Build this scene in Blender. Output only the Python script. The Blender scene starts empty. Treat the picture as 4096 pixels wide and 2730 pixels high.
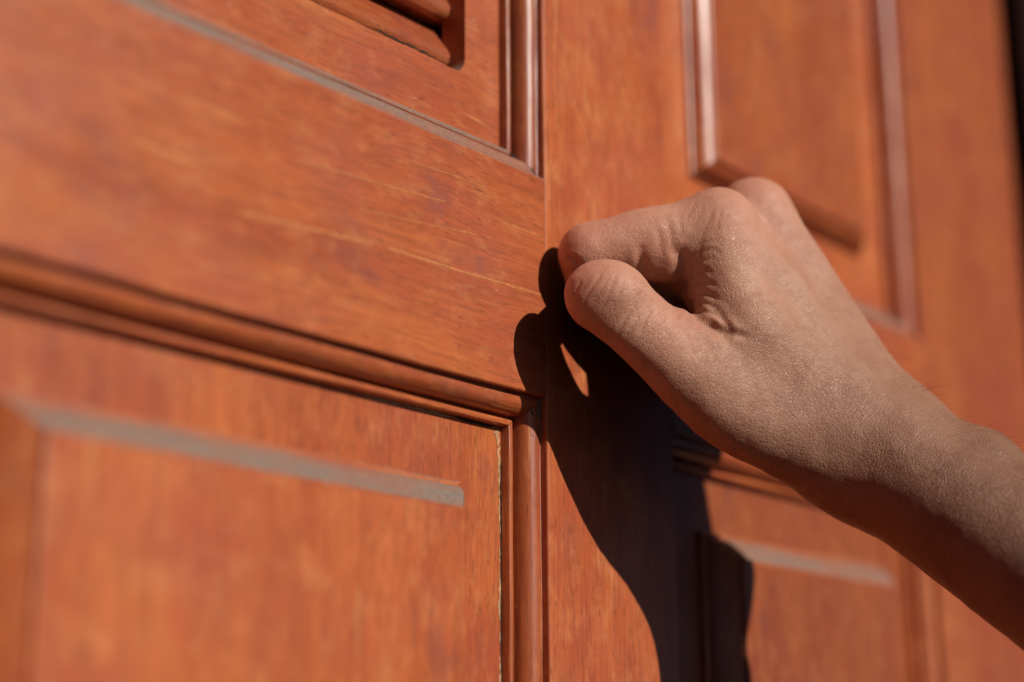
import bpy, bmesh, math, random
import numpy as np
from mathutils import Vector, Matrix, noise as mnoise

random.seed(7); np.random.seed(7)
S = bpy.context.scene
COL = S.collection

# ------------------------------------------------------------------ camera
# axes of the camera measured from the vanishing points of the door's rails and stiles
HV = np.array([5894., 1795., 6768.]); HV /= np.linalg.norm(HV)
VV = np.array([-157., -25000., 6768.]); VV -= VV.dot(HV) * HV; VV /= np.linalg.norm(VV)
RW = np.stack([HV, np.cross(VV, HV), VV])            # world = RW @ (right, down, forward)
Z0 = 1.35                                            # height of the door's lock rail
CAM = np.array([-0.3634, -0.2921, 1.1965])
cd = bpy.data.cameras.new('camera'); cam = bpy.data.objects.new('camera', cd); COL.objects.link(cam)
M = Matrix.Identity(4)
for r in range(3):
    M[r][0] = RW[r][0]; M[r][1] = -RW[r][1]; M[r][2] = -RW[r][2]; M[r][3] = CAM[r]
cam.matrix_world = M
cd.sensor_width = 36.0; cd.lens = 59.5; cd.clip_start = 0.01; cd.clip_end = 100
cd.dof.use_dof = True; cd.dof.focus_distance = 0.470; cd.dof.aperture_fstop = 3.6
S.camera = cam

# ------------------------------------------------------------------ light
SUN = Vector((0.03, -1.0, 0.55)).normalized()
el = math.asin(SUN.z); az = math.atan2(SUN.x, SUN.y)
sl = bpy.data.lights.new('sun', 'SUN'); sl.energy = 5.0; sl.angle = math.radians(0.5); sl.color = (1.0, 0.93, 0.84)
so = bpy.data.objects.new('sun', sl); COL.objects.link(so); so.location = (0.5, -2, 3)
so.rotation_euler = SUN.to_track_quat('Z', 'Y').to_euler()
W = bpy.data.worlds.new('World'); S.world = W; W.use_nodes = True
wn = W.node_tree.nodes; wl = W.node_tree.links
sky = wn.new('ShaderNodeTexSky'); sky.sky_type = 'NISHITA'; sky.sun_disc = False
sky.sun_elevation = el; sky.sun_rotation = az; sky.air_density = .1; sky.dust_density = .3; sky.ozone_density = .5
bg = wn['Background']; bg.inputs['Strength'].default_value = 0.05
wl.new(sky.outputs['Color'], bg.inputs['Color'])
S.view_settings.view_transform = 'Standard'; S.view_settings.look = 'None'
S.view_settings.exposure = -0.38; S.view_settings.gamma = 1.0
S.render.engine = 'CYCLES'
S.cycles.use_denoising = True
try: S.cycles.denoiser = 'OPENIMAGEDENOISE'
except Exception: pass
S.cycles.max_bounces = 6; S.cycles.diffuse_bounces = 1; S.cycles.sample_clamp_indirect = 4.0

# ------------------------------------------------------------------ materials
class NT:
    def __init__(s, name):
        s.m = bpy.data.materials.new(name); s.m.use_nodes = True
        s.t = s.m.node_tree; s.n = s.t.nodes; s.l = s.t.links
        s.b = s.n['Principled BSDF']
    def new(s, kind, **kw):
        x = s.n.new(kind)
        for k, v in kw.items(): setattr(x, k, v)
        return x
    def put(s, sock, v):
        if isinstance(v, bpy.types.NodeSocket): s.l.new(v, sock)
        elif v is not None: sock.default_value = v
    def math(s, op, a, b=None, c=None, clamp=False):
        x = s.new('ShaderNodeMath', operation=op); x.use_clamp = clamp
        s.put(x.inputs[0], a); s.put(x.inputs[1], b)
        if c is not None: s.put(x.inputs[2], c)
        return x.outputs[0]
    def vmul(s, v, sc):
        x = s.new('ShaderNodeVectorMath', operation='MULTIPLY'); s.put(x.inputs[0], v); s.put(x.inputs[1], sc)
        return x.outputs[0]
    def vadd(s, v, a):
        x = s.new('ShaderNodeVectorMath', operation='ADD'); s.put(x.inputs[0], v); s.put(x.inputs[1], a)
        return x.outputs[0]
    def noise(s, v, scale, detail=4, rough=.55, dist=0.):
        x = s.new('ShaderNodeTexNoise'); s.put(x.inputs['Vector'], v)
        x.inputs['Scale'].default_value = scale; x.inputs['Detail'].default_value = detail
        x.inputs['Roughness'].default_value = rough; x.inputs['Distortion'].default_value = dist
        return x.outputs['Fac']
    def voro(s, v, scale, feat='F1', rnd=1.):
        x = s.new('ShaderNodeTexVoronoi', feature=feat); s.put(x.inputs['Vector'], v)
        x.inputs['Scale'].default_value = scale; x.inputs['Randomness'].default_value = rnd
        return x.outputs['Distance']
    def ramp(s, f, a, b, to=(0., 1.)):
        x = s.new('ShaderNodeMapRange'); x.interpolation_type = 'SMOOTHSTEP'
        s.put(x.inputs['Value'], f); x.inputs['From Min'].default_value = a; x.inputs['From Max'].default_value = b
        x.inputs['To Min'].default_value = to[0]; x.inputs['To Max'].default_value = to[1]
        return x.outputs[0]
    def mix(s, f, a, b, mode='MIX'):
        x = s.new('ShaderNodeMix', data_type='RGBA', blend_type=mode)
        s.put(x.inputs[0], f); s.put(x.inputs[6], a if isinstance(a, bpy.types.NodeSocket) else (*a, 1)); s.put(x.inputs[7], b if isinstance(b, bpy.types.NodeSocket) else (*b, 1))
        return x.outputs[2]
    def bump(s, h, dist, strength=1., nrm=None):
        x = s.new('ShaderNodeBump'); s.put(x.inputs['Height'], h); x.inputs['Distance'].default_value = dist
        x.inputs['Strength'].default_value = strength
        if nrm is not None: s.l.new(nrm, x.inputs['Normal'])
        return x.outputs[0]
    def coord(s): return s.new('ShaderNodeTexCoord').outputs['Object']

def wood(name, axis, seed, red=.5, dark=1.0, dusty=True, lo=.08, hi=.42, gold=0.):
    t = NT(name); co = t.vadd(t.coord(), (seed * 1.37, seed * .71, seed * 2.13))
    al = (lambda a, c: (a, c, c)) if axis == 'x' else (lambda a, c: (c, c, a))
    warp = t.noise(co, 9., 2)
    wv = t.new('ShaderNodeCombineXYZ'); 
    for i in range(3): t.l.new(t.math('MULTIPLY', warp, .018 if i != (0 if axis == 'x' else 2) else 0.), wv.inputs[i])
    cw = t.vadd(co, wv.outputs[0])
    broad = t.noise(t.vmul(cw, al(5, 55)), 1., 3, .55, .4)         # wide bands of grain
    fine = t.noise(t.vmul(cw, al(34, 1100)), 1., 5, .7)            # fibres
    mid = t.noise(t.vmul(cw, al(14, 240)), 1., 4, .6, .3)
    blot = t.noise(co, 26., 4, .6)                                 # stain gathered in blotches
    blot2 = t.noise(t.vadd(co, (3.3, 1.1, 7.7)), 75., 3, .6)
    c = t.mix(t.ramp(broad, .24, .76), (.43 * dark, .086 * dark, .027 * dark), (.60 * dark, .160 * dark, .043 * dark))
    c = t.mix(t.math('MULTIPLY', t.ramp(blot, .40, .68), .55 + .3 * red), c, (.42 * dark, .070 * dark, .026 * dark))
    c = t.mix(t.math('MULTIPLY', t.ramp(blot2, .54 - .08 * gold, .76), .32 + .3 * gold), c, (.66 * dark, .225 * dark, .080 * dark))
    c = t.mix(t.math('MULTIPLY', t.ramp(mid, .46, .72), .26), c, (.27 * dark, .055 * dark, .022 * dark))
    c = t.mix(t.math('MULTIPLY', t.ramp(fine, .44, .62), .46), c, (.25 * dark, .058 * dark, .024 * dark))
    tick = t.noise(t.vmul(co, al(230, 1700)), 1., 2, .5); c = t.mix(t.math('MULTIPLY', t.ramp(tick, .60, .70), .60), c, (.19 * dark, .042 * dark, .018 * dark))
    pur = t.noise(t.vmul(t.vadd(co, (6.1, 2.9, .7)), al(38, 62)), 1., 3, .55); c = t.mix(t.math('MULTIPLY', t.ramp(pur, .58, .74), .5), c, (.26 * dark, .070 * dark, .050 * dark))
    # light long streaks where the stain is worn off along the grain
    mot = t.noise(t.vmul(co, al(130, 260)), 1., 4, .7); c = t.mix(t.math('MULTIPLY', t.ramp(mot, .50, .70), .30), c, (.66 * dark, .24 * dark, .085 * dark))
    stre = t.noise(t.vmul(cw, al(9, 420)), 1., 2, .5)
    c = t.mix(t.math('MULTIPLY', t.ramp(stre, .67, .75), .5), c, (.72, .30, .10))
    # small dents and specks of dirt
    sp = t.noise(co, 520., 3, .65); spm = t.math('MULTIPLY', t.ramp(sp, .67, .76), .62)
    c = t.mix(spm, c, (.10, .030, .018))
    kn = t.noise(t.vmul(co, al(40, 90)), 1., 2, .5); c = t.mix(t.math('MULTIPLY', t.ramp(kn, .69, .82), .5), c, (.17, .045, .024))
    fl = t.noise(t.vadd(co, (9.1, 4.2, 5.5)), 620., 1, .5); c = t.mix(t.math('MULTIPLY', t.ramp(fl, .80, .83), .8), c, (.75, .55, .42))
    rough = t.ramp(blot, .3, .75, (.34, .50))
    if dusty:                                                      # grey dust settled on ledges that face up
        g = t.new('ShaderNodeNewGeometry'); sx = t.new('ShaderNodeSeparateXYZ'); t.l.new(g.outputs['True Normal'], sx.inputs[0])
        dn = t.noise(co, 190., 5, .65); dg = t.noise(co, 900., 3, .6)
        up = t.math('ADD', sx.outputs[2], t.math('MULTIPLY', t.math('SUBTRACT', dn, .5), .10))
        df = t.math('MULTIPLY', t.ramp(up, lo, hi), t.ramp(t.noise(t.vmul(co, al(22, 120)), 1., 3, .6), .30, .66, (.45, .95)))
        dc = t.mix(t.ramp(dg, .35, .65), (.185, .16, .135), (.265, .23, .195))
        dc = t.mix(t.ramp(dn, .62, .75), dc, (.30, .17, .11))
        c = t.mix(df, c, dc)
        rough = t.math('ADD', rough, t.math('MULTIPLY', df, .45))
        t.put(t.b.inputs['Specular IOR Level'], t.math('SUBTRACT', .5, t.math('MULTIPLY', df, .4)))
    t.l.new(c, t.b.inputs['Base Color']); t.put(t.b.inputs['Roughness'], rough)
    h = t.math('ADD', t.math('MULTIPLY', fine, .6), t.math('MULTIPLY', mid, .6))
    h = t.math('SUBTRACT', h, t.math('MULTIPLY', spm, .8))
    nb = t.bump(h, .00022, .55)
    nb = t.bump(t.noise(co, 38., 2, .5), .0016, .35, nb)
    t.l.new(nb, t.b.inputs['Normal'])
    t.b.inputs['Coat Weight'].default_value = .28; t.b.inputs['Coat Roughness'].default_value = .30
    return t.m

WX = [wood('stained_wood_grain_across_%d' % i, 'x', i * 1.9 + .4, .2 + .2 * i, (.98, .94, .9)[i], gold=(.35, .0, .2)[i]) for i in range(3)]
WZ = [wood('stained_wood_grain_upright_%d' % i, 'z', i * 2.3 + 5.1, .1 + .25 * i, (1.04, .72, .88, .95)[i], gold=(1., .2, .4, .3)[i]) for i in range(4)]

def plain(name, col, rough=.7, var=.25, scale=300.):
    t = NT(name); co = t.coord(); n = t.noise(co, scale, 4, .6)
    c = t.mix(t.ramp(n, .3, .7), tuple(x * (1 - var) for x in col), tuple(x * (1 + var) for x in col))
    t.l.new(c, t.b.inputs['Base Color']); t.b.inputs['Roughness'].default_value = rough
    t.l.new(t.bump(n, .0002, .5), t.b.inputs['Normal']); return t.m
WXD = wood('stained_wood_thick_with_dust', 'x', 8.3, .4, .95, True, -.16, .05)
M_RAW = plain('raw_pale_wood', (.50, .26, .12), .8)
M_CRACK = plain('dark_crack_dirt', (.022, .016, .010), .9)
M_FILL = plain('grey_brown_filler', (.20, .15, .11), .85)
M_JAMB = plain('dark_red_painted_jamb', (.020, .005, .004), .95, .3, 60.); M_JAMB.node_tree.nodes['Principled BSDF'].inputs['Specular IOR Level'].default_value = .1  # shade of the jamb put into its near-black base colour
M_CLEAN = wood('stained_wood_under_ledge', 'x', 3.9, .4, 1.0, False)
M_SLAT = wood('louvre_wood', 'x', 12.7, .7, .85, False)

# ------------------------------------------------------------------ mesh helpers (door units: mm, x right, d = depth behind the face, z from lock rail)
def mk(name, bm, mat, parent=None, smooth_angle=None):
    if smooth_angle is not None:
        bm.normal_update()
        for f in bm.faces: f.smooth = True
        for e in bm.edges:
            if len(e.link_faces) == 2 and e.calc_face_angle(0) > math.radians(smooth_angle): e.smooth = False
    me = bpy.data.meshes.new(name); bm.to_mesh(me); bm.free()
    o = bpy.data.objects.new(name, me); COL.objects.link(o); me.materials.append(mat)
    if parent is not None: o.parent = parent
    return o
def W3(x, d, z): return Vector((x / 1000., d / 1000., Z0 + z / 1000.))
def nz(x, y, z, f): return mnoise.noise(Vector((x * f, y * f, z * f)))

def board(name, x0, x1, z0, z1, mat, parent, d0=0., d1=38., arris=.7, ends='none'):
    """a board with eased long edges"""
    bm = bmesh.new(); bmesh.ops.create_cube(bm, size=1)
    for v in bm.verts:
        v.co = W3(x0 + (v.co.x + .5) * (x1 - x0), d0 + (v.co.y + .5) * (d1 - d0), z0 + (v.co.z + .5) * (z1 - z0))
    long_z = (z1 - z0) > (x1 - x0) if ends == 'none' else ends == 'z'
    ed = [e for e in bm.edges if abs((e.verts[0].co - e.verts[1].co).normalized().z if long_z else (e.verts[0].co - e.verts[1].co).normalized().x) > .9]
    bmesh.ops.bevel(bm, geom=ed, offset=arris / 1000., segments=3, profile=.5, affect='EDGES')
    # subdivide along the length and wobble the long edges a little: hand-planed, knocked about
    n = int(((z1 - z0) if long_z else (x1 - x0)) / 9)
    ln = [e for e in bm.edges if abs((e.verts[0].co - e.verts[1].co).normalized().z if long_z else (e.verts[0].co - e.verts[1].co).normalized().x) > .9]
    bmesh.ops.subdivide_edges(bm, edges=ln, cuts=max(1, min(n, 120)), use_grid_fill=False)
    for v in bm.verts:
        c = v.co
        k = nz(c.x, c.z, 3.1, 45.) * .00022 + nz(c.x, c.z, 8.1, 260.) * .00010
        if long_z: c.x += k
        else: c.z += k
        c.y += nz(c.x, c.z, 1.7, 30.) * .00012
    return mk(name, bm, mat, parent, 12)

# moulding planted inside each opening: (w in from the opening's edge, depth)
PROF = [(0.05, 2.5), (.35, 2.62), (.65, 2.42), (1.4, 2.36), (2.4, 2.5), (3.3, 2.85), (4.1, 3.4), (4.8, 4.2), (5.25, 5.1), (5.5, 6.1), (5.6, 7.2), (5.63, 8.5), (5.8, 8.85), (6.2, 8.75),
        (6.42, 7.9), (6.65, 7.3), (7.0, 7.05), (7.9, 7.05), (8.22, 7.25), (8.38, 7.7), (8.43, 11.0)]
def loop_pt(rect, side, w, t):
    x0, x1, z0, z1 = rect
    if side == 'b': a, b = (x0 + w, z0 + w), (x1 - w, z0 + w)
    if side == 't': a, b = (x0 + w, z1 - w), (x1 - w, z1 - w)
    if side == 'l': a, b = (x0 + w, z0 + w), (x0 + w, z1 - w)
    if side == 'r': a, b = (x1 - w, z0 + w), (x1 - w, z1 - w)
    return a[0] + (b[0] - a[0]) * t, a[1] + (b[1] - a[1]) * t
def sweep(name, rect, side, prof, mat, parent, jit=.10, step=6., ang=38, seed=0):
    bm = bmesh.new()
    L = (rect[1] - rect[0]) if side in 'bt' else (rect[3] - rect[2])
    n = max(2, min(160, int(L / step)))
    rows = []
    eps = .10 / L                                     # hairline gap at each mitre
    for i in range(n + 1):
        t = eps + (1 - 2 * eps) * i / n; row = []
        for j, (w, d) in enumerate(prof):
            x, z = loop_pt(rect, side, w, t)
            s = (x + z) ; k = nz(x * .001 + seed, z * .001, d * .03, 60.) * jit + nz(x * .001, z * .001 + seed, d * .1, 380.) * jit * .55
            fade = min(1., min(t, 1 - t) * n / 2.)
            row.append(bm.verts.new(W3(x, d + k * fade * .7, z)))
        rows.append(row)
    flip = side in 'br'
    for a, b in zip(rows[:-1], rows[1:]):
        for j in range(len(prof) - 1):
            q = [a[j], b[j], b[j + 1], a[j + 1]]
            bm.faces.new(q if flip else q[::-1])
    bmesh.ops.recalc_face_normals(bm, faces=bm.faces[:])
    bm.normal_update()
    if sum(f.normal.y * f.calc_area() for f in bm.faces) > 0: bmesh.ops.reverse_faces(bm, faces=bm.faces[:])
    return mk(name, bm, mat, parent, ang)

BD = 10.2                                             # depth of the flat of each panel
FIELD = [(26.8, BD), (26.85, 8.6), (27.1, 8.3), (28.2, 8.15), (28.4, 7.8), (28.7, 6.9), (29.4, 5.7), (30.4, 4.4), (31.7, 3.2), (33.0, 1.9), (34.3, .8), (35.4, .1), (35.6, -.2), (35.7, -1.2), (36.0, -1.45), (36.8, -1.5)]

FIELD_UR = [(29.2, BD), (29.25, 9.1), (29.6, 8.8), (30.1, 8.6), (30.4, 7.6), (31.1, 6.3), (32.2, 5.1), (33.5, 4.2), (34.8, 3.75), (35.0, 3.5), (35.15, 3.0), (35.5, 2.75), (36.8, 2.7)]
def quad_sheet(name, x0, x1, z0, z1, d, mat, parent, cell=8., amp=.10, thick=9.):
    bm = bmesh.new(); nx = max(2, min(60, int((x1 - x0) / cell))); nz_ = max(2, min(120, int((z1 - z0) / cell)))
    g = [[bm.verts.new(W3(x0 + (x1 - x0) * i / nx, d + nz(x0 + i * .3, j * .3, d, .35) * amp, z0 + (z1 - z0) * j / nz_)) for j in range(nz_ + 1)] for i in range(nx + 1)]
    for i in range(nx):
        for j in range(nz_): bm.faces.new([g[i][j], g[i + 1][j], g[i + 1][j + 1], g[i][j + 1]])
    back = [bm.verts.new(W3(a, d + thick, b)) for a, b in ((x0, z0), (x1, z0), (x1, z1), (x0, z1))]
    bm.faces.new(back[::-1])
    cr = [g[0][0], g[nx][0], g[nx][nz_], g[0][nz_]]
    eb = [[g[i][0] for i in range(nx + 1)], [g[nx][j] for j in range(nz_ + 1)], [g[i][nz_] for i in range(nx, -1, -1)], [g[0][j] for j in range(nz_, -1, -1)]]
    for k in range(4): bm.faces.new(eb[k][::-1] + [back[k], back[(k + 1) % 4]])
    return mk(name, bm, mat, parent, 30)

# ------------------------------------------------------------------ the door
door = bpy.data.objects.new('door', None); COL.objects.link(door)
door.location = (0, 0, 0)
door['label'] = 'weathered orange-brown stained wooden panel door with raised panels and a louvred opening'
door['category'] = 'door'; door['kind'] = 'thing'

ZB, ZT = -1300., 700.
XL, XA, XB, XC, XD, XE = -307., -201., 0., 62., 237., 343.
UP0, UP1, LO0, LO1 = 22., 590., -1080., -44.
board('stile', XL, XA, ZB, ZT, WZ[2], door)
board('muntin', XB, XC, ZB, ZT, WZ[0], door)
board('stile', XD, XE, ZB, ZT, WZ[2], door)
g = .12
for (a, b) in ((XA, XB), (XC, XD)):
    board('lock_rail', a + g, b - g, LO1, UP0, WX[0 if a < 0 else 1], door)
    board('top_rail', a + g, b - g, UP1, ZT, WX[2], door)
    board('bottom_rail', a + g, b - g, ZB, LO0, WX[2], door)
RECT = {'UL': (XA, XB, UP0, UP1), 'LL': (XA, XB, LO0, LO1), 'UR': (XC, XD, UP0, UP1), 'LR': (XC, XD, LO0, LO1)}
for k, (nm, rc) in enumerate(RECT.items()):
    for side in 'tblr':
        sweep('moulding', rc, side, PROF, WXD if side == 'b' else M_CLEAN if side == 't' else WZ[(k + 1) % 4], door, jit=.22, seed=k * 3.3)
    if nm == 'UL': continue
    pn = quad_sheet('panel', rc[0] + 5, rc[1] - 5, rc[2] + 5, rc[3] - 5, BD, WZ[3] if nm == 'LL' else WZ[(k + 2) % 4], door)
    for side in 'tblr':
        sweep('bevel', rc, side, FIELD_UR if nm == 'UR' else FIELD, WX[1] if side in 'tb' else WZ[{'LL': 0, 'UR': 2, 'LR': 3}[nm]], pn, jit=.12, seed=k * 5.1)
    quad_sheet('raised_field', rc[0] + 36.8, rc[1] - 36.8, rc[2] + 36.8, rc[3] - 36.8, 2.7 if nm == 'UR' else -1.5, WZ[{'LL': 0, 'UR': 2, 'LR': 1}[nm]], pn, thick=5)

# louvred insert of the upper left opening
rc = RECT['UL']
bm = bmesh.new()
def loop(x0, x1, z0, z1, r, d, seg=7):
    P = []
    for cx, cz, a0 in ((x1 - r, z0 + r, -90), (x1 - r, z1 - r, 0), (x0 + r, z1 - r, 90), (x0 + r, z0 + r, 180)):
        for i in range(seg + 1):
            a = math.radians(a0 + 90 * i / seg); P.append((cx + r * math.cos(a), cz + r * math.sin(a)))
    Q = []
    for i, p in enumerate(P):                                   # points along the straights, slightly uneven
        q = P[(i + 1) % len(P)]; L = math.hypot(q[0] - p[0], q[1] - p[1]); n = max(1, int(L / 2.2))
        for j in range(n): Q.append((p[0] + (q[0] - p[0]) * j / n, p[1] + (q[1] - p[1]) * j / n))
    return Q
LX0, LX1, LZ0, LZ1 = XA + 24., XB - 23.6, UP0 + 28.4, UP1 - 28.
inner = loop(LX0, LX1, LZ0, LZ1, 4.5, BD)
def chipz(x, z):                                                # the worn lower lip of the louvre opening
    return (max(0., nz(x * .12, 2.2, 0, 1.)) * 1.1 + abs(nz(x * .9, 5.2, 0, 1.)) * .35) if z < LZ0 + 1. else 0.
iv = [bm.verts.new(W3(x, BD, z - chipz(x, z))) for x, z in inner]
iv2 = [bm.verts.new(W3(x, BD + 9, z)) for x, z in inner]
ov = [bm.verts.new(W3(x, BD, z)) for x, z in ((rc[0] + 5, rc[2] + 5), (rc[1] - 5, rc[2] + 5), (rc[1] - 5, rc[3] - 5), (rc[0] + 5, rc[3] - 5))]
ed = [bm.edges.new((iv[i], iv[(i + 1) % len(iv)])) for i in range(len(iv))] + [bm.edges.new((ov[i], ov[(i + 1) % 4])) for i in range(4)]
bmesh.ops.triangle_fill(bm, use_beauty=True, edges=ed)
for f in bm.faces:
    f.normal_update()
    if f.normal.y > 0: f.normal_flip()
for i in range(len(iv)): bm.faces.new([iv[i], iv2[i], iv2[(i + 1) % len(iv)], iv[(i + 1) % len(iv)]])
lf = mk('louvre_frame', bm, WX[0], door, 30)
# slats: tilted, rounded front edge with a small bead below it
TA = math.radians(53)
sec = [(20, -3.6)]                                              # (u back along the slat, v up across it)
for i in range(9):
    a = math.radians(-90 - 180 * i / 8); sec.append((-17 + 4.6 * math.cos(a) * 1., 4.2 * math.sin(a)))
sec += [(20, 4.2)]
sec = [(20, -4.2), (-14, -4.2), (-15.2, -4.9), (-17.0, -4.7), (-17.8, -3.7), (-17.4, -2.9), (-18.6, -2.6), (-20.4, -1.4), (-21.2, .4), (-20.8, 2.3), (-19.4, 3.7), (-17, 4.2), (20, 4.2)]
slat_me = None; n = 0; zz = LZ0 + 5.
while zz < LZ1 + 10:
    if slat_me is None:
        bm = bmesh.new(); rows = []
        nn = 40
        for i in range(nn + 1):
            x = LX0 - 10 + (LX1 - LX0 + 20) * i / nn
            row = []
            for (u, v) in sec:
                y = u * math.cos(TA) - v * math.sin(TA) * 1.0; z = u * math.sin(TA) + v * math.cos(TA)
                row.append(bm.verts.new(Vector((x / 1000., (y + 30.5 + nz(x * .05, u, v, .9) * .18) / 1000., (z + nz(x * .06, v, u, .7) * .15) / 1000.))))
            rows.append(row)
        m_ = len(sec)
        for a, b in zip(rows[:-1], rows[1:]):
            for j in range(m_): bm.faces.new([a[j], a[(j + 1) % m_], b[(j + 1) % m_], b[j]])
        bm.faces.new(rows[0]); bm.faces.new(rows[-1][::-1])
        bmesh.ops.recalc_face_normals(bm, faces=bm.faces[:])
        o = mk('louvre_slat', bm, M_SLAT, door, 38); slat_me = o.data
    else:
        o = bpy.data.objects.new('louvre_slat', slat_me); COL.objects.link(o); o.parent = door
    o.location = (0, 0, Z0 + zz / 1000.); zz += 15.5

# worn edges, cracks and filler along the joints: thin slivers lying on the wood
def ribbon(name, pts, wid, d, mat, parent, seed=0., sub=10, rough=.6, up=None):
    """uneven strip through (x,z) points in mm at depth d (number or per-point list)"""
    bm = bmesh.new(); P = []
    for i in range(len(pts) - 1):
        for j in range(sub):
            t = j / sub; P.append([pts[i][k] + (pts[i + 1][k] - pts[i][k]) * t for k in range(len(pts[i]))])
    P.append(list(pts[-1])); rows = []
    for i, p in enumerate(P):
        q = P[min(i + 1, len(P) - 1)]; o = P[max(i - 1, 0)]
        tx, tz = q[0] - o[0], q[1] - o[1]; L = math.hypot(tx, tz) or 1; nx, nz_ = -tz / L, tx / L
        end = min(1., i / 4., (len(P) - 1 - i) / 4.)
        w1 = wid * .5 * (1 + rough * 1.6 * nz(i * .37, seed, 1.3, 1.)) * end; w2 = wid * .5 * (1 + rough * 1.6 * nz(i * .41, seed, 7.3, 1.)) * end
        off = wid * .5 * rough * nz(i * .23, seed, 4.4, 1.)
        dd = p[2] if len(p) > 2 else d
        x, z = p[0] + nx * off, p[1] + nz_ * off
        rows.append((bm.verts.new(W3(x + nx * w1, dd, z + nz_ * w1)), bm.verts.new(W3(x - nx * w2, dd, z - nz_ * w2)),
                     bm.verts.new(W3(x, dd - (.10 if dd > 0 else .02), z))))
    for a, b in zip(rows[:-1], rows[1:]):
        bm.faces.new([a[0], b[0], b[2], a[2]]); bm.faces.new([a[2], b[2], b[1], a[1]])
    bm.normal_update()
    if sum(f.normal.y for f in bm.faces) > 0: bmesh.ops.reverse_faces(bm, faces=bm.faces[:])
    return mk(name, bm, mat, parent)
for k, (za, zb, wd) in enumerate(((-57, -70, 1.0), (-69, -84, .7), (-86, -91, .5), (-93, -107, .95), (-109, -113, .45), (-115, -131, .8), (-134, -141, .6), (-143, -165, .9))):
    ribbon('worn_edge', [(-9.15, za), (-9.1, (za + zb) / 2), (-9.15, zb)], wd * .9, BD - .12, M_RAW, door, 1. + k * 2.7, 14, 1.0)
ribbon('crack', [(-8.62, -62), (-8.58, -85), (-8.65, -105), (-8.58, -130), (-8.62, -160)], .4, BD - .2, M_CRACK, door, 2., 40, .9)
ribbon('worn_edge', [(-11.4, -54.8), (-9.8, -53.6), (-9.2, -58.5)], 1.4, BD - .14, M_RAW, door, 3., 10, .5)
ribbon('worn_edge', [(-64, -52.9), (-52, -53.0), (-40, -52.9), (-29, -52.9)], .95, BD - .12, M_RAW, door, 4., 16, .8)
ribbon('crack', [(-28, -52.8), (-20, -52.8), (-10.5, -52.7)], .8, BD - .2, M_CRACK, door, 5., 14, .5)

M_STREAK = plain('golden_worn_streak', (.53, .185, .058), .45, .2, 500.)
for k, (pts, wd) in enumerate((([(-116, -19.4), (-94, -17.6), (-70, -15.9)], .9), ([(-66, -15.6), (-36, -15.2), (-.9, -14.0)], .8), ([(-98, -.6), (-70, .9), (-42, 3.1)], .55), ([(-77, -7.9), (-52, -5.5), (-29, -3.0)], .35), ([(-16, 3.6), (-1., 3.8)], .5), ([(-60, 10.5), (-40, 11.5), (-25, 11.9)], .3))):
    ribbon('scratch', pts, wd * .8, -.03, M_STREAK, door, 20. + k, 60, .45)
ribbon('filler', [(-.9, -44.6, 2.2), (-.8, -47.5, 2.3), (-.75, -50.5, 2.35)], 1.5, 2.3, M_FILL, door, 6., 8, .4)
ribbon('crack', [(-8.4, 30.6, BD - .2), (-7.2, 29.3, 6.9), (-5.4, 27.4, 5.2), (-2.6, 24.7, 2.4), (-.4, 22.6, 2.2)], .7, 0, M_CRACK, door, 7., 10, .7)
ribbon('crack', [(-3.6, -47.6, 2.75), (-2.9, -49.6, 2.45)], .5, 0, M_CRACK, door, 8., 8, .5)
ribbon('crack', [(-62, 50.9), (-52, 50.6), (-44, 50.8), (-36, 50.4)], .5, BD - .15, M_CRACK, door, 9., 18, .9)
# ------------------------------------------------------------------ door frame at the right edge
fr = bpy.data.objects.new('door_casing', None); COL.objects.link(fr)
fr['label'] = 'dark shaded upright of the door frame at the right edge of the picture'; fr['category'] = 'door frame'; fr['kind'] = 'thing'
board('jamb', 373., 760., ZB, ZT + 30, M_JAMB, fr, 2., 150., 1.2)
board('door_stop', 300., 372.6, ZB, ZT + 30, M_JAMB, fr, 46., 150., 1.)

# ------------------------------------------------------------------ the hand
# distances in millimetres in the camera's axes: K(px, py, depth) reads a joint's place
FP=3888.0; CX,CY=1176.5,784.0
def K(px,py,d): return np.array([(px-CX)*d/FP,(py-CY)*d/FP,d],float)   # d in mm -> camera-frame mm (x right,y down,z fwd)
def rcone(p,a,b,r1,r2):
    ba=b-a; l2=ba@ba; rr=r1-r2; a2=l2-rr*rr; il2=1/l2
    pa=p-a; y=pa@ba; z=y-l2
    q=pa*l2-y[:,None]*ba
    x2=np.einsum('ij,ij->i',q,q); y2=y*y*l2; z2=z*z*l2
    k=np.sign(rr)*rr*rr*x2
    c1=np.sign(z)*a2*z2>k; c2=np.sign(y)*a2*y2<k
    o=(np.sqrt(x2*a2*il2)+y*rr)*il2-r1
    o=np.where(c2,np.sqrt(x2+y2)*il2-r1,o)
    o=np.where(c1,np.sqrt(x2+z2)*il2-r2,o)
    return o
def ell(p,c,r,ax=None):
    q=p-c
    if ax is not None: q=q@ax.T
    k0=np.linalg.norm(q/r,axis=1); k1=np.linalg.norm(q/(r*r),axis=1)+1e-9
    return k0*(k0-1)/k1
def smin(a,b,k):
    h=np.maximum(k-np.abs(a-b),0)/k
    return np.minimum(a,b)-h*h*k*.25
def spline(pts,n=5):
    Q=np.array([np.append(c,r) for c,r in pts]); Q=np.vstack([2*Q[0]-Q[1],Q,2*Q[-1]-Q[-2]]); o=[]
    for i in range(1,len(Q)-2):
        p0,p1,p2,p3=Q[i-1:i+3]
        for j in range(n):
            t=j/n; o.append(.5*(2*p1+(p2-p0)*t+(2*p0-5*p1+4*p2-p3)*t*t+(3*p1-p0-3*p2+p3)*t**3))
    o.append(Q[-2]); return o
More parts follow.
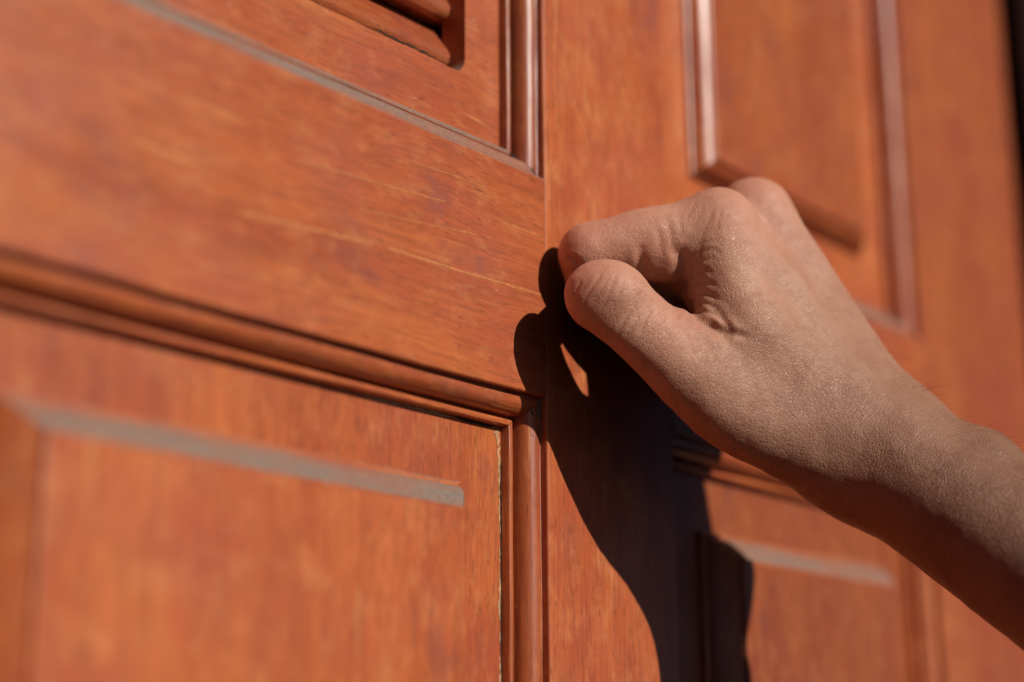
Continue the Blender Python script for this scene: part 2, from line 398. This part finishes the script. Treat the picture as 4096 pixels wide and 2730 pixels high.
def chain(p,pts,k=0,n=4):
    Q=np.array(spline(pts,n)); c0=(Q[:,:3].max(0)+Q[:,:3].min(0))/2
    R0=(np.linalg.norm(Q[:,:3]-c0,axis=1)+Q[:,3]).max()
    out=np.linalg.norm(p-c0,axis=1)-R0; m=out<22.       # far points only need a bound
    if m.any():
        pm=p[m]; o=None
        for a,b in zip(Q[:-1],Q[1:]):
            c=rcone(pm,a[:3],b[:3],a[3],b[3]); o=c if o is None else smin(o,c,.35)
        out[m]=o
    return out
def flat(p,pts,m,s):
    m=m/np.linalg.norm(m); A=np.eye(3)+(s-1)*np.outer(m,m)
    return chain(p@A,[(c@A,r) for c,r in pts])/((1+s)/2)
MCP=[K(1646,532,492),K(1733,506,510),K(1758,590,521),K(1770,680,529)]
CAR=[K(1985,985,492),K(2022,985,500),K(2035,1005,505),K(2035,1035,509)]
W0=K(2056,1062,488); F1=K(2353,1265,466)
FD=(F1-W0)/np.linalg.norm(F1-W0); WV=np.array([.62,-.05,.78]); WV-=(WV@FD)*FD; WV/=np.linalg.norm(WV)
EL=W0+FD*250
def fields(p):
    # metacarpals
    palm=None
    for i,(rm,rc) in enumerate([(11.,13.5),(11.2,13.),(10.2,12.5),(9.5,12.)]):
        c=rcone(p,MCP[i],CAR[i],rm,rc); palm=c if palm is None else smin(palm,c,7.)
    # knuckle heads
    palm=smin(palm,ell(p,MCP[0]+[.6,-1,-.5],np.array([10.5,10.8,11.])),3.)
    palm=smin(palm,ell(p,MCP[1]+[0,-.3,0],np.array([11.,11.4,11.])),3.)
    # palm bulk (volar side)
    for i,v in enumerate([(1640,660,497),(1690,690,512),(1720,740,528)]):
        palm=smin(palm,rcone(p,K(*v),K(1930,1025,488+8*i),9.,12.),10.)
    # forearm
    rad=chain(p,[(W0-WV*8,16.6),(F1-WV*8.5,17.4),(EL-WV*14,27.)],8.)
    uln=chain(p,[(W0+WV*5.5,15.8),(F1+WV*6,17.0),(EL+WV*12,26.)],8.)
    fore=smin(rad,uln,14.)
    fore=smin(fore,ell(p,K(2258,1062,479),np.array([9.,8.,9.])),9.)   # ulnar head
    palm=smin(palm,fore,16.)
    # thumb
    t=[(K(1380,683,468),10.4),(K(1402,690,468),10.9),(K(1492,767,469),11.0),(K(1592,850,471),12.9),(K(1700,928,475),15.2),(K(1850,996,481),15.2),(K(2010,1045,487),15.4)]
    th=flat(p,t,np.array([.36,-.46,-.81]),1.32)
    th=smin(th,ell(p,K(1405,672,467.5),np.array([9.8,8.2,9.5])),3.)
    web=rcone(p,K(1735,800,482),K(1890,955,486),12.,14.5)    # first dorsal interosseous
    palm=smin(palm,web,9.)
    palm=smin(palm,chain(p,[(K(1656,590,485.5),10.),(K(1682,690,483),10.5),(K(1715,765,480),11.)]),6.)
    palm=smin(palm,ell(p,K(1518,597,486.5),np.array([6.,5.8,5.6])),5.)
    T=smin(palm,th,12.)
    # fingers
    def fin(m,pip,dip,tip,r): 
        return chain(p,[(m,r[0]),(m*.45+pip*.55+np.array([0,1.,0]),r[1]),(pip,r[2])] if len(r)<6 else [(m,r[0])]+r[5]+[(pip,r[2])],9.),chain(p,[(pip,r[2]-.3),(dip,r[3]),(tip,r[4])],2.5)
    out=T
    for m,pip,dip,tip,r,kk in FING:
        a,b=fin(m,pip,dip,tip,r)
        f=smin(a,b,1.6)
        out=smin(out,smin(palm,f,kk),1.0)
    return out
FING=[(MCP[0]+[-.5,1.8,0],K(1358,586,487),K(1382,698,490),K(1480,765,497),(11.4,9.3,9.2,7.8,7.0,[(K(1560,553,490),10.9),(K(1480,556,488),9.5),(K(1415,571,487),9.1)]),5.),
      (MCP[1]+[0,2,0],K(1443,640,501),K(1545,760,508),K(1640,760,512),(10.,9.2,9.2,7.8,7.),5.),
      (MCP[2]+[0,2,0],K(1500,715,511),K(1585,800,518),K(1660,790,521),(9.6,8.8,8.6,7.4,6.8),5.),
      (MCP[3]+[0,2,0],K(1560,790,522),K(1630,850,526),K(1690,835,528),(8.8,7.8,7.6,6.5,6.),5.)]

# creases and folds of the skin, traced in the plane of the picture, laid onto the surface itself
# (points in reference pixels, half width mm, depth mm)
CREASE = [
 ([(1556,556),(1566,592),(1571,630),(1574,665),(1572,694)], 1.7, .85),
 ([(1477,556),(1472,580),(1474,602),(1482,622),(1494,636)], 1.2, .42),
 ([(1506,512),(1516,545),(1522,575),(1524,600)], 1.3, .28),
 ([(1530,500),(1540,535),(1546,570),(1550,600)], 1.2, .32),
 ([(1556,490),(1562,520),(1562,552)], .9, .16),
 ([(1300,590),(1312,594),(1324,599),(1332,602)], .8, .7),
 ([(1574,700),(1600,722),(1630,748),(1660,766),(1690,782)], 1.8, 1.3),
 ([(1578,690),(1605,694),(1632,704),(1655,722),(1676,744)], .9, .5),
 ([(1580,676),(1606,674),(1632,680),(1656,694)], .8, .3),
 ([(1582,660),(1604,652),(1630,652),(1652,660)], .7, .2),
 ([(1584,640),(1602,628),(1624,622),(1640,632)], .6, .16),
 ([(1590,616),(1608,602),(1630,596),(1650,590)], .6, .10),
 ([(1590,596),(1612,580),(1640,574),(1664,590)], .5, .10),
 ([(1588,576),(1612,560),(1644,554),(1672,548)], .5, .07),
 ([(1596,712),(1620,716),(1648,728),(1670,746),(1690,766)], .8, .5),
 ([(1612,736),(1640,748),(1668,760),(1700,770),(1726,776)], .9, .5),
 ([(1600,560),(1592,590),(1590,625),(1592,660)], .8, .2),
 ([(1612,548),(1606,580),(1604,615),(1606,650)], .7, .12),
 ([(1338,644),(1327,662),(1317,686)], .6, .22),
  ([(1384,626),(1376,640),(1362,658),(1346,684),(1330,704)], .45, .19),
 ([(1400,626),(1395,640),(1384,662),(1368,690),(1350,716)], .42, .09),
 ([(1414,630),(1412,642),(1404,662),(1392,690),(1376,716)], .42, .14),
 ([(1362,628),(1354,640),(1342,656),(1328,680)], .4, .06),
 ([(1432,640),(1431,650),(1426,668),(1416,694)], .5, .10),
 ([(1474,662),(1462,690),(1446,718),(1428,748),(1410,770)], .6, .24),
 ([(1488,672),(1478,702),(1462,732),(1444,762),(1428,786)], .6, .14),
 ([(1504,682),(1494,712),(1480,742),(1462,772)], .6, .26),
 ([(1530,694),(1526,718),(1516,746)], .7, .22),
 ([(1560,706),(1556,726),(1546,750)], .7, .22),
 ([(1460,640),(1476,652),(1490,668)], .9, .5),
 ([(1640,470),(1632,500),(1618,530),(1606,556)], .5, .08),
 ([(1806,560),(1828,618),(1860,680),(1886,742)], 1.9, -.22),
 ([(1716,600),(1770,690),(1830,780)], 2.4, -.16),
 ([(1656,472),(1652,505),(1640,540)], .5, .08),
 ([(1620,466),(1606,495),(1592,520)], .5, .08),
 ([(1600,462),(1584,490),(1570,512)], .5, .08),
]
def trace(pts):
    d = np.array([K(x, y, 1.) for x, y in pts]); d /= np.linalg.norm(d, axis=1)[:, None]; t = np.full(len(d), 415.)
    for _ in range(70): t += np.clip(fields(d * t[:, None]), -2, 25) * .85
    return d * t[:, None]

def surface(h=1.0):
    """naive surface nets on a block-sparse grid, in camera-frame millimetres"""
    lo = np.array([5., -52., 300.]); hi = np.array([305., 215., 562.])
    B = 8; nb = np.ceil((hi - lo) / (h * B)).astype(int); n = nb * B + 1
    cc = np.stack(np.meshgrid(*[np.arange(k) for k in nb], indexing='ij'), -1).reshape(-1, 3)
    cv = np.concatenate([fields(lo + (c + .5) * B * h) for c in np.array_split(cc, max(1, len(cc) // 60000))])
    V = np.full(n, 5., np.float32)
    near = np.abs(cv) < B * h * 1.15
    for c in cc[cv < 0]: V[c[0]*B:c[0]*B+B+1, c[1]*B:c[1]*B+B+1, c[2]*B:c[2]*B+B+1] = -5.
    loc = np.stack(np.meshgrid(*[np.arange(B + 1)] * 3, indexing='ij'), -1).reshape(-1, 3)
    act = cc[near]
    for grp in np.array_split(act, max(1, len(act) // 150)):
        idx = (grp[:, None, :] * B + loc[None]).reshape(-1, 3)
        V[idx[:, 0], idx[:, 1], idx[:, 2]] = fields(lo + idx * h)
    ins = V < 0
    cnt = np.zeros(np.array(n) - 1, np.int8)
    for dx in (0, 1):
        for dy in (0, 1):
            for dz in (0, 1): cnt += ins[dx:n[0]-1+dx, dy:n[1]-1+dy, dz:n[2]-1+dz]
    cells = np.argwhere((cnt > 0) & (cnt < 8))
    vid = np.full(cnt.shape, -1, np.int64); vid[tuple(cells.T)] = np.arange(len(cells))
    acc = np.zeros((len(cells), 3)); num = np.zeros(len(cells))
    cor = [np.array([a, b, c]) for a in (0, 1) for b in (0, 1) for c in (0, 1)]
    for ax in range(3):
        for c in cor:
            if c[ax]: continue
            e = np.eye(3, dtype=int)[ax]
            p0 = cells + c; p1 = p0 + e
            v0 = V[tuple(p0.T)]; v1 = V[tuple(p1.T)]; m = (v0 < 0) != (v1 < 0)
            t = np.where(m, v0 / np.where(m, v0 - v1, 1.), 0.)
            acc += np.where(m[:, None], p0 + t[:, None] * e, 0.); num += m
    P = lo + acc / num[:, None] * h
    F = []
    for ax in range(3):
        e = np.eye(3, dtype=int)[ax]; u = np.eye(3, dtype=int)[(ax + 1) % 3]; w = np.eye(3, dtype=int)[(ax + 2) % 3]
        sl0 = [slice(1, -1)] * 3; sl0[ax] = slice(0, -1); sl1 = [slice(1, -1)] * 3; sl1[ax] = slice(1, None)
        a = ins[tuple(sl0)]; b = ins[tuple(sl1)]
        for flag, order in ((a & ~b, 1), (~a & b, -1)):
            q = np.argwhere(flag) + 1; q[:, ax] -= 1
            ids = np.stack([vid[tuple((q - u - w).T)], vid[tuple((q - w).T)], vid[tuple(q.T)], vid[tuple((q - u).T)]], 1)
            ids = ids[(ids >= 0).all(1)]
            F.append(ids[:, ::order])
    F = np.concatenate(F)
    for _ in range(2):
        f0 = fields(P); g = np.stack([fields(P + d * .25) - f0 for d in np.eye(3)], 1) / .25
        P = P - g * (f0 / np.maximum((g * g).sum(1), .2))[:, None]
    return P, F

def to_world(P): return (P @ RW.T) / 1000. + CAM
P, F = surface(1.0)
# camera frame is right-handed like the world, the nets wind outwards
me = bpy.data.meshes.new('person'); me.from_pydata(to_world(P).tolist(), [], F.tolist()); me.update()
tmp = bpy.data.objects.new('tmp', me); COL.objects.link(tmp)
sm = tmp.modifiers.new('s', 'SUBSURF'); sm.levels = 1; sm.render_levels = 1
dg = bpy.context.evaluated_depsgraph_get(); dg.update()
me2 = bpy.data.meshes.new_from_object(tmp.evaluated_get(dg)); bpy.data.objects.remove(tmp); bpy.data.meshes.remove(me)
nv = len(me2.vertices); co = np.empty(nv * 3); me2.vertices.foreach_get('co', co); co = co.reshape(-1, 3)
nr = np.empty(nv * 3); me2.vertex_normals.foreach_get('vector', nr); nr = nr.reshape(-1, 3)
Pc = ((co - CAM) @ RW) * 1000.                      # back to camera-frame mm
cen = Pc.mean(0)
if ((fields(Pc[::50] + (nr[::50] @ RW) * .5) - fields(Pc[::50])).mean()) < 0:
    me2.flip_normals(); nr = -nr
disp = np.zeros(nv)
allq = trace([p for c in CREASE for p in c[0]]); k0 = 0
for pts, w, dep in CREASE:
    Q = allq[k0:k0 + len(pts)]; k0 += len(pts)
    Q = np.array([q[:3] for q in spline([(q, 1.) for q in Q], 5)])
    near = np.where((np.abs(Pc - Q.mean(0)).max(1) < 30))[0]
    best = np.full(len(near), 1e9); par = np.zeros(len(near)); X = Pc[near]
    for i in range(len(Q) - 1):
        a, b = Q[i], Q[i + 1]; ba = b - a; t = np.clip(((X - a) @ ba) / (ba @ ba + 1e-9), 0, 1)
        d = np.linalg.norm(X - a - t[:, None] * ba, axis=1); m = d < best
        best[m] = d[m]; par[m] = (i + t[m]) / (len(Q) - 1)
    amp = np.clip(np.minimum(par, 1 - par) / .22, 0, 1) ; amp = amp * amp * (3 - 2 * amp)
    prof = np.exp(-(best / w) ** 2) - .32 * np.exp(-((best - 2.1 * w) / (1.1 * w)) ** 2)
    disp[near] -= dep * amp * prof
# tendons, veins and the soft unevenness of the flesh
from mathutils import noise as mn
vis = np.where(Pc[:, 0] < 175)[0]
for i in vis:
    p = Pc[i]; disp[i] += mn.noise(Vector(p * .11)) * .30 + mn.noise(Vector(p * .31)) * .10
co += nr * (disp / 1000.)[:, None]
# frame of the arm: local x runs from the hand to the elbow
ux = RW @ FD; uy = RW @ WV; uz = np.cross(ux, uy); org = to_world(W0[None])[0]
loc = np.stack([(co - org) @ ux, (co - org) @ uy, (co - org) @ uz], 1)
me2.vertices.foreach_set('co', loc.ravel()); me2.update()
me2.polygons.foreach_set('use_smooth', [True] * len(me2.polygons))
flush = np.zeros(nv, np.float32)
for q, rad, a in ((K(1350, 672, 462), 13, .7), (K(1340, 575, 480), 14, .9), (K(1500, 610, 482), 16, .8), (K(1640, 500, 482), 15, .5), (K(1740, 450, 500), 15, .5), (K(1560, 730, 458), 14, .45), (K(1610, 640, 476), 14, .4)):
    flush = np.maximum(flush, a * np.exp(-(np.linalg.norm(Pc - q, axis=1) / rad) ** 2))
at = me2.attributes.new('flush', 'FLOAT', 'POINT'); at.data.foreach_set('value', flush.astype(np.float32))
tan_and_shade = np.clip((loc[:, 0] + .092) / .122, 0, 1).astype(np.float32)  # suntan plus painted shade: skin colour darkens from the fingers to the forearm
at2 = me2.attributes.new('tan', 'FLOAT', 'POINT'); at2.data.foreach_set('value', tan_and_shade)
# how far along arm: finer cells on the fingers, cross lines on the wrist
t = NT('skin'); oc = t.coord()
wob = t.new('ShaderNodeTexNoise'); t.l.new(oc, wob.inputs['Vector']); wob.inputs['Scale'].default_value = 160.; wob.inputs['Detail'].default_value = 2
wv = t.new('ShaderNodeVectorMath', operation='SCALE'); t.l.new(wob.outputs['Color'], wv.inputs[0]); wv.inputs['Scale'].default_value = .0022
oc2 = t.vadd(oc, wv.outputs[0])
c1 = t.voro(t.vmul(oc2, (1.25, .8, .8)), 1350., 'DISTANCE_TO_EDGE')
c2 = t.voro(t.vmul(oc2, (1.5, .55, .55)), 760., 'DISTANCE_TO_EDGE')
c3 = t.noise(t.vmul(oc2, (1.8, .40, .40)), 800., 3, .6)
fx = t.noise(oc, 55., 3, .6)
h1 = t.ramp(c1, .0, .20); h2 = t.ramp(c2, .0, .16)
h = t.math('ADD', t.math('MULTIPLY', h1, .42), t.math('MULTIPLY', h2, .42)); h = t.math('ADD', h, t.math('MULTIPLY', c3, .8))
hm = t.math('MULTIPLY', h, t.ramp(fx, .25, .75, (.6, 1.05)))
hm = t.math('MULTIPLY', hm, t.ramp(t.new('ShaderNodeAttribute', attribute_name='tan').outputs['Fac'], .0, 1., (.85, 1.5)))
pore = t.ramp(t.voro(oc2, 330.), .0, .16); hm = t.math('ADD', hm, t.math('MULTIPLY', pore, .35))
fl = t.new('ShaderNodeAttribute', attribute_name='flush').outputs['Fac']
n1 = t.noise(oc, 90., 4, .6); n2 = t.noise(oc, 420., 3, .6)
cc = t.mix(t.ramp(n1, .35, .68), (.655, .350, .235), (.580, .284, .185))
cc = t.mix(t.math('MULTIPLY', t.ramp(n2, .5, .75), .35), cc, (.36, .150, .095))
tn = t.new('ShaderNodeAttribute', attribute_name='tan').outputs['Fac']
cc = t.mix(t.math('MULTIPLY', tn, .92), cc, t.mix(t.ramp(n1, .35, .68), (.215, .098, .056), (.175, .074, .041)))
cc = t.mix(t.math('MULTIPLY', fl, .65), cc, (.640, .250, .168))
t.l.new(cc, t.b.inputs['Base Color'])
t.put(t.b.inputs['Roughness'], t.ramp(n2, .3, .7, (.45, .60)))
t.b.inputs['Specular IOR Level'].default_value = .42
t.b.inputs['Subsurface Weight'].default_value = .28
t.b.inputs['Subsurface Radius'].default_value = (1.0, .35, .2); t.b.inputs['Subsurface Scale'].default_value = .0035
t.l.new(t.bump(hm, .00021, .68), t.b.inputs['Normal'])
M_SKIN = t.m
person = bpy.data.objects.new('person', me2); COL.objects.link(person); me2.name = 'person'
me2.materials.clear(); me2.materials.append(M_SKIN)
MW = Matrix.Identity(4)
for r in range(3):
    MW[r][0] = ux[r]; MW[r][1] = uy[r]; MW[r][2] = uz[r]; MW[r][3] = org[r]
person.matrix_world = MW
person['label'] = 'bare forearm and hand closed in a loose fist, knocking on the wooden door'
person['category'] = 'person'

# thumbnail, on the side of the thumb turned to the door
M_NAIL = plain('fingernail', (.60, .33, .25), .3, .08, 200.)
bm = bmesh.new(); ax = K(1380, 683, 468) - K(1492, 767, 469); ax /= np.linalg.norm(ax)
nd = np.array([-.42, .50, .76]); nd -= (nd @ ax) * ax; nd /= np.linalg.norm(nd); sd = np.cross(ax, nd)
base = K(1398, 690, 468); O_ = []; D_ = []
for i in range(9):
    for j in range(9):
        a = (j / 8 - .5) * 2.; u = -2 + 13 * i / 8 - 1.6 * (a * a) * (i / 8) ** 2
        O_.append(base + ax * u); D_.append(nd * math.cos(a * .72) + sd * math.sin(a * .72))
O_ = np.array(O_); D_ = np.array(D_); tt = np.full(81, 14.)
for _ in range(30): tt -= fields(O_ + D_ * tt[:, None]) * .8
w_ = to_world(O_ + D_ * (tt + .18)[:, None]) - org
rows = [[bm.verts.new(Vector((w_[i * 9 + j] @ ux, w_[i * 9 + j] @ uy, w_[i * 9 + j] @ uz))) for j in range(9)] for i in range(9)]
for i in range(8):
    for j in range(8): bm.faces.new([rows[i][j], rows[i + 1][j], rows[i + 1][j + 1], rows[i][j + 1]])
bmesh.ops.solidify(bm, geom=bm.faces[:], thickness=.0004)
for f in bm.faces: f.smooth = True
mk('thumbnail', bm, M_NAIL, person)

# fine dark hairs on the back of the hand, wrist and forearm
M_HAIR = plain('dark_body_hair', (.020, .012, .008), .5, .1)
bm = bmesh.new(); rng = np.random.RandomState(3)
nloc = np.stack([nr @ ux, nr @ uy, nr @ uz], 1)
px = CX + FP * Pc[:, 0] / Pc[:, 2]; py = CY + FP * Pc[:, 1] / Pc[:, 2]; nc = nr @ RW
dens = np.zeros(nv)
dens[(px > 1800) & (px < 2420) & (py < 1250) & (nc[:, 2] < .45)] = .25
edge = (px > 2010) & (px < 2420) & (py < 1130) & (np.abs(nc[:, 2]) < .5) & (nc[:, 1] < 0)
dens[edge] = .9
ph = (px > 1400) & (px < 1500) & (py < 520) & (np.abs(nc[:, 2]) < .6) & (nc[:, 1] < 0) & (Pc[:, 2] < 500)
dens[ph] = .8
dens /= dens.sum()
for i in rng.choice(nv, 190, p=dens, replace=False):
    L = rng.uniform(.0025, .0075) * (1.25 if edge[i] else .7) * (.6 if ph[i] else 1.); r0 = rng.uniform(.000018, .000032)
    b0 = Vector(loc[i]); nn = Vector(nloc[i]); d = (nn * rng.uniform(.35, .8) + Vector((.5 if px[i] > 1700 else -.3, rng.uniform(.0, .7), rng.uniform(-.3, .3)))).normalized()
    bend = (Vector((.6, .4, 0)) - nn * .5) * rng.uniform(.1, .5)
    s1 = d.orthogonal().normalized(); s2 = d.cross(s1); prev = None
    for k in range(5):
        u = k / 4; c = b0 + (d * u + bend * u * u * .5) * L; r = r0 * (1 - .85 * u)
        ring = [bm.verts.new(c + (s1 * math.cos(a) + s2 * math.sin(a)) * r) for a in (0, 2.094, 4.189)]
        if prev:
            for q in range(3): bm.faces.new([prev[q], prev[(q + 1) % 3], ring[(q + 1) % 3], ring[q]])
        prev = ring
hh = mk('arm_hair', bm, M_HAIR, person); hh['kind'] = 'stuff'
